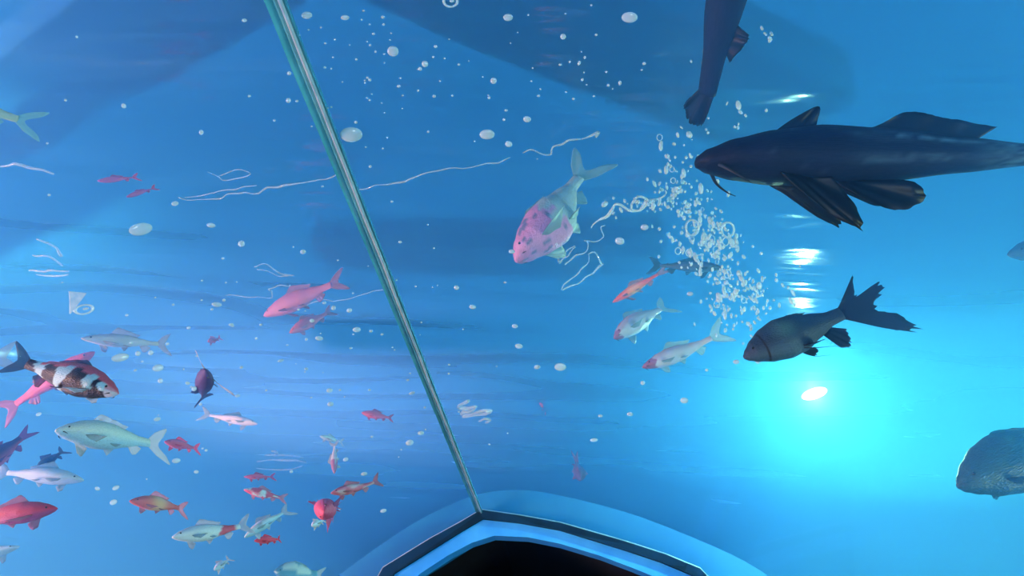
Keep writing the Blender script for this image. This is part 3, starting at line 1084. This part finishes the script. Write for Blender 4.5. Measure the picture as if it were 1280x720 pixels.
make_fish('pale blurred koi right of centre in the left half', (400, 545), (425, 552), 4.2, 4.3, alpha=25, deep=.8, pat=plain((.8, .85, .95)), fin=PALE)
make_fish('white and blue-green koi cut by the bottom edge', (343, 714), (396, 718), 2.0, 2.05, alpha=8, deep=1.7, wide=1.1,
          pat=pat_patch((.68, .85, .78), (.15, .45, .6), .05, 4, 6), fin=(.5, .8, .85), barbels=0, dorsal=(.3, .7, .03))
make_fish('faint pale koi left of the koi cut by the bottom edge', (268, 712), (285, 700), 2.8, 2.9, alpha=25, deep=.8, pat=plain(PALE), fin=PALE)

# ------------------------------------------------------------------ lamp under water
LP = P(1018, 492, 4.3)
lamp = empty('pond_lamp', 'round white underwater lamp glowing behind the dark carp', 'lamp')
lamp.location = LP
bm = bmesh.new()
n = 24
prof_l = [(0.001, -.06), (.03, -.06), (.042, -.03), (.045, .0), (.044, .006), (.04, .006), (.04, -.01), (.001, -.01)]
rg = [[bm.verts.new((r * math.cos(2 * math.pi * k / n), r * math.sin(2 * math.pi * k / n), z)) for k in range(n)] for r, z in prof_l]
for A, B in zip(rg[:-1], rg[1:]):
    for k in range(n):
        bm.faces.new((A[k], A[(k + 1) % n], B[(k + 1) % n], B[k]))
hs = link('housing', bm, M_FRAME, lamp)
m, nt, out = new_mat('lamp_glass')
em = nt.nodes.new('ShaderNodeEmission')
em.inputs[0].default_value = (0.75, 1.0, 1.0, 1)
em.inputs[1].default_value = 30
nt.links.new(em.outputs[0], out.inputs['Surface'])
bm = bmesh.new()
add_blob(bm, (0, 0, 0.0), .042, .040, .012, u=24, v=8)
lens = link('lens', bm, m, lamp)
lamp.rotation_euler = (CAM - LP).to_track_quat('Z', 'Y').to_euler()
lamp.scale = (1.5, 0.6, 1)
lamp.rotation_euler.rotate_axis('Z', R(14))
point('pond_lamp_light', LP + (CAM - LP).normalized() * 0.05, 0.008, 160, (0.35, 0.95, 1.0))

# ------------------------------------------------------------------ air bubbles held on the outside of the panels
def on_panel(px, py, off=0.008):
    e = exit_dist(px, py)
    if not e:
        return None
    t, nrm = e
    d = ray(px, py)
    if nrm.dot(d) < 0:
        nrm = -nrm
    p = CAM + d * t
    if p.y > DY - 0.05 or p.y < TY0 + .1:
        return None
    return p + nrm * off, nrm, t


_cache = {}


def bubble_mesh(kind):
    if kind in _cache:
        return _cache[kind]
    bm = bmesh.new()
    if kind == 'ring':
        ringp = [Vector((math.cos(2 * math.pi * k / 20), math.sin(2 * math.pi * k / 20), 0)) for k in range(21)]
        add_tube(bm, ringp, 0.20, 7, cap=False)
        add_blob(bm, (0.2, -0.1, 0), .35, .3, .2, u=10, v=6)
    elif kind == 'disc':
        add_blob(bm, (0, 0, 0), 1, 1, .35, u=22, v=9)
        for v in bm.verts:
            v.co *= 1 + 0.08 * mnoise.noise(v.co * 3)
        ringp = [Vector((.95 * math.cos(2 * math.pi * k / 20), .95 * math.sin(2 * math.pi * k / 20), 0)) for k in range(21)]
        add_tube(bm, ringp, 0.09, 6, cap=False)
    else:
        add_blob(bm, (0, 0, 0), 1, 1, .5, u=9, v=6)
    me = bpy.data.meshes.new('air_bubble')
    bm.to_mesh(me); bm.free()
    me.polygons.foreach_set('use_smooth', [True] * len(me.polygons))
    me.materials.append(M_BUB)
    _cache[kind] = me
    return me


def bubble(px, py, rx, ry, label, group, kind='dot', ang=0.0, off=0.006):
    q = on_panel(px, py, off)
    if not q:
        return None
    p, nrm, t = q
    d = ray(px, py)
    # the bubble is a flattened cap; its broad side is turned to face along the panel's normal
    z = (nrm * 0.35 + d * 0.65).normalized()
    x = (_r * math.cos(ang) + _u * math.sin(ang)); x = (x - z * x.dot(z)).normalized()
    y = z.cross(x)
    sx, sy = rx / FPX * t, ry / FPX * t
    o = bpy.data.objects.new('air_bubble', bubble_mesh(kind))
    COL.objects.link(o)
    sz = min(sx, sy)
    o.matrix_world = Matrix(((x.x * sx, y.x * sy, z.x * sz, p.x), (x.y * sx, y.y * sy, z.y * sz, p.y), (x.z * sx, y.z * sy, z.z * sz, p.z), (0, 0, 0, 1)))
    tag(o, label, 'air bubble', group)
    return o


BIG = [(438, 171, 13, 9, 'disc', 'largest flat air bubble on the panel, just right of the ridge joint'),
       (608, 171, 9, 6, 'disc', 'oval air bubble above the line of ripples in the upper middle'),
       (490, 67, 6.5, 6, 'disc', 'round air bubble by itself right of the upper ridge joint'),
       (562, 5, 8, 6, 'ring', 'ring shaped air bubble at the top edge'),
       (786, 25, 9, 6, 'disc', 'wide pale air bubble near the top edge left of the rear catfish'),
       (634, 25, 5.5, 4, 'disc', 'lone air bubble near the top edge between the ring bubble and the wide pale bubble'),
       (177, 289, 12, 7, 'disc', 'wide ragged air bubble under the pair of faint red reflections'),
       (108, 388, 9, 5, 'ring', 'ring shaped air bubble below the white flake at the left'),
       (700, 461, 7, 5, 'disc', 'bright air bubble in open water right of the ridge joint, below the pink headed koi'),
       (382, 22, 6, 4, 'disc', 'oval air bubble beside the top of the ridge joint'),
       (153, 448, 9, 4.5, 'disc', 'long air bubble between the pale pink koi and the banded koi'),
       (200, 461, 6, 4, 'disc', 'oval air bubble below the tail of the pale pink koi')]
for x, y, a, b, k, lab in BIG:
    bubble(x, y, a, b, lab, None, k, 0.05)
MID = [(658, 152, 5, 4), (635, 183, 4.5, 4), (530, 83, 4, 4), (524, 89, 2.5, 2.5), (430, 25, 5, 3), (616, 104, 4, 4), (703, 49, 3.5, 3.5), (220, 257, 4, 3),
       (265, 284, 5, 3), (303, 307, 4, 4), (272, 383, 6, 3), (175, 443, 3, 3), (191, 442, 3, 3), (203, 477, 3, 3), (237, 480, 3, 2), (245, 487, 3, 3), (199, 525, 4, 2.5),
       (52, 518, 3, 2), (223, 576, 5, 3), (248, 590, 3, 2), (148, 610, 4, 2.5), (125, 611, 3, 2), (145, 628, 4, 3), (648, 435, 5, 3.5), (590, 386, 4.5, 3),
       (570, 362, 3.5, 3), (643, 410, 4, 3), (671, 461, 4, 3), (803, 481, 3, 3), (750, 522, 3, 2), (787, 520, 4, 2.5), (447, 414, 5, 3.5), (438, 390, 3.5, 3),
       (391, 403, 3, 2.5), (400, 425, 5, 3), (418, 387, 3, 3), (352, 453, 4, 2), (290, 408, 3, 2), (380, 317, 3.5, 3), (513, 555, 5, 4), (527, 543, 4, 3),
       (413, 490, 4, 3), (742, 552, 5, 2.5), (805, 287, 5, 4), (774, 304, 6, 5), (639, 317, 4, 3), (456, 594, 4, 2.5), (433, 576, 3.5, 2.5), (363, 94, 2.5, 2.5),
       (362, 128, 3, 3), (156, 135, 2.5, 3), (253, 168, 2.5, 3), (307, 28, 3, 2), (83, 128, 1.5, 1.5), (730, 75, 1.5, 2), (774, 107, 2, 3), (723, 82, 1.8, 3),
       (480, 640, 4, 2.5), (920, 455, 4, 3), (855, 503, 5, 4), (787, 519, 3, 2), (947, 455, 3, 2.5), (862, 370, 4, 3), (883, 465, 2, 2), (298, 497, 3, 2), (414, 507, 4, 3), (516, 493, 4, 2)]
for x, y, a, b in MID:
    side = 'left' if x < 330 + y * .42 else 'right'
    bubble(x, y, a, b, 'small pale air bubble clinging to the %s acrylic panel' % side, 'small air bubbles on the %s panel' % side, 'dot', random.uniform(-.3, .3))
rng = random.Random(11)
nspeck = 0
while nspeck < 190:
    zone = rng.random()
    if zone < .35:
        x, y = rng.gauss(470, 70), rng.gauss(100, 55)
    elif zone < .70:
        x, y = rng.gauss(450, 110), rng.gauss(450, 80)
    elif zone < .82:
        x, y = rng.gauss(690, 60), rng.gauss(90, 40)
    elif zone < .90:
        x, y = rng.gauss(220, 60), rng.gauss(480, 50)
    else:
        x, y = rng.uniform(20, 830), rng.uniform(10, 640)
    if not (3 < x < 900 and 3 < y < 640) or (y < 200 and x < 330 and rng.random() < .7):
        continue
    rr = rng.choice((.9, 1.1, 1.2, 1.5, 1.9))
    side = 'left' if x < 330 + y * .42 else 'right'
    if bubble(x, y, rr * rng.uniform(.9, 1.4), rr, 'tiny air speck clinging to the %s acrylic panel' % side, 'tiny air specks on the %s panel' % side, 'dot'):
        nspeck += 1

# white flake stuck on the left panel
q = on_panel(100, 378, .006)
p, nrm, t = q
bm = bmesh.new()
k_ = t / FPX
fl = [(-8, -14), (10, 9), (1, 10), (-9, 11), (-8, 2)]
cn = CAM + ray(100, 378) * t
A = [bm.verts.new(p + _r * a * k_ + _u * b * k_) for a, b in fl]
B = [bm.verts.new(p + nrm * .003 + _r * a * k_ + _u * b * k_) for a, b in fl]
bm.faces.new(A); bm.faces.new(B[::-1])
for i in range(len(fl)):
    j = (i + 1) % len(fl)
    bm.faces.new((A[j], A[i], B[i], B[j]))
tag(link('paper_flake', bm, M_SPARK, smooth=False), 'white triangular flake stuck to the left panel', 'flake')

# ------------------------------------------------------------------ ripple lines as solid tubes, the light they catch put into white colour
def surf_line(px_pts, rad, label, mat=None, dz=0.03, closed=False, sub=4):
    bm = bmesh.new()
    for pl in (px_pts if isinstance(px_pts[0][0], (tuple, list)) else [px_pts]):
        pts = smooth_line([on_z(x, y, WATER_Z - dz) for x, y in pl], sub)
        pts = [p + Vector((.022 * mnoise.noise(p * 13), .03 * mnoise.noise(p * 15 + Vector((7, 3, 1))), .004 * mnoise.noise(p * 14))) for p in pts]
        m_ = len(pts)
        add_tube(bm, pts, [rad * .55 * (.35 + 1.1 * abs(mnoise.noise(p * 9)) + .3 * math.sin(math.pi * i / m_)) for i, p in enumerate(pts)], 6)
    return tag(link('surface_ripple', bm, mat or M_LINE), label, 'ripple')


surf_line([(225, 247), (247, 250), (270, 248), (285, 243), (300, 240), (318, 240), (340, 235), (352, 229), (370, 232), (392, 228), (424, 218)], .006,
          'thin pale ripple line running up to the ridge joint from the left')
surf_line([[(232, 244), (262, 243), (285, 237), (320, 232)], [(262, 218), (275, 219), (282, 224), (300, 221), (312, 218), (300, 213), (286, 214), (276, 218)]], .005,
          'looped pale ripple line beside the pair of faint red reflections')
surf_line([(450, 237), (470, 231), (500, 226), (520, 222), (545, 217), (560, 213), (600, 206), (638, 200)], .006,
          'long thin pale ripple line rising right from the ridge joint')
surf_line([[(655, 192), (668, 189), (684, 193), (689, 192), (690, 182), (710, 177), (727, 172)], [(728, 172), (740, 168), (747, 167), (745, 174)]], .008,
          'stepped bright ripple line above the tail of the pink headed koi')
surf_line([[(285, 370), (315, 371), (340, 372), (341, 366), (333, 360), (345, 358), (368, 360), (372, 376), (385, 380), (402, 376), (430, 375), (460, 366), (487, 361)],
           [(318, 334), (330, 332), (342, 337), (358, 343), (366, 344), (352, 345), (340, 341), (322, 336)]], .006,
          'winding pale ripple line over the large faint pink koi')
surf_line([[(738, 285), (748, 277), (760, 268), (764, 258), (774, 258), (790, 264), (800, 262), (812, 250), (830, 243)], [(788, 254), (795, 248), (808, 248), (812, 253), (800, 262), (790, 262), (788, 254)]], .012,
          'bright chained ripple leading into the bubble cloud', M_SPARK)
surf_line([[(757, 282), (752, 286), (751, 298), (744, 303), (733, 303), (730, 300), (733, 304), (733, 313), (720, 322), (706, 332)],
           [(719, 308), (706, 316), (698, 326), (699, 330), (708, 322), (719, 310)],
           [(737, 316), (746, 316), (749, 327), (753, 329), (745, 338), (728, 347), (711, 360), (706, 361), (712, 350), (728, 336), (737, 325), (739, 317)]], .007,
          'narrow hairpin ripple outlines beside the head of the pink headed koi')
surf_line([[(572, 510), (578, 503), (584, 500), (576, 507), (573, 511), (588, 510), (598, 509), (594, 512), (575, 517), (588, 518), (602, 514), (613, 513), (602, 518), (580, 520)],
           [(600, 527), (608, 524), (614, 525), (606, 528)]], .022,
          'solid white squiggle standing for reflected light right of the ridge joint', M_SPARK, sub=3)
surf_line([[(330, 570), (350, 568), (380, 572)], [(322, 577), (352, 575), (384, 578)], [(320, 585), (350, 588), (378, 583)], [(340, 564), (346, 566), (345, 570)]], .014,
          'stack of pale horizontal ripple streaks in the lower left')
surf_line([[(48, 300), (62, 305), (75, 318)], [(40, 317), (60, 320), (78, 333)], [(35, 337), (60, 338), (86, 340)], [(48, 344), (70, 346), (84, 343)]], .010,
          'short curved pale ripples near the left edge')
surf_line([[(0, 206), (30, 209), (50, 213), (70, 217)]], .012, 'faint pale ripple running in from the left edge')

# ------------------------------------------------------------------ cloud of air bubbles rising by the large catfish
rng = random.Random(5)
bm = bmesh.new()
CL = [(850, 210, 20, 22, 26), (858, 250, 22, 18, 26), (880, 290, 24, 22, 70), (902, 320, 14, 22, 55), (868, 318, 22, 14, 20), (915, 365, 14, 20, 34), (905, 385, 12, 14, 20),
      (940, 370, 12, 16, 14), (800, 255, 26, 6, 22), (835, 240, 14, 8, 16), (960, 360, 25, 20, 14), (880, 70, 8, 6, 3), (930, 150, 22, 14, 8), (955, 45, 6, 10, 4), (948, 400, 20, 18, 16)]
for cx, cy, sx, sy, n_ in CL:
    for _ in range(int(n_ * 1.6)):
        x, y = rng.gauss(cx, sx), rng.gauss(cy, sy)
        e = exit_dist(x, y)
        dmax = (WATER_Z - .12 - CAM.z) / ray(x, y).z
        dd = min(dmax, rng.uniform(2.35, 2.9))
        if e and dd < e[0] + .05:
            continue
        c = P(x, y, dd)
        a = rng.uniform(.002, .0055) * (1.7 if rng.random() < .18 else 1)
        tz = Vector((rng.gauss(0, .35), rng.gauss(0, .3), 1)).normalized()
        tx = tz.orthogonal().normalized()
        if rng.random() < .04:
            r_ = a * 2.2
            add_tube(bm, [c + (_r * math.cos(k / 10 * 6.283) + _u * math.sin(k / 10 * 6.283) * 1.2) * r_ for k in range(11)], r_ * .18, 5, cap=False)
        else:
            add_blob(bm, c, a, a, a * rng.uniform(1.0, 2.6), axes=(tx, tz.cross(tx), tz), u=7, v=5)
tag(link('bubble_cloud', bm, M_SPARK), 'cloud of bright air bubbles rising left of the large catfish', 'bubbles', kind='stuff')
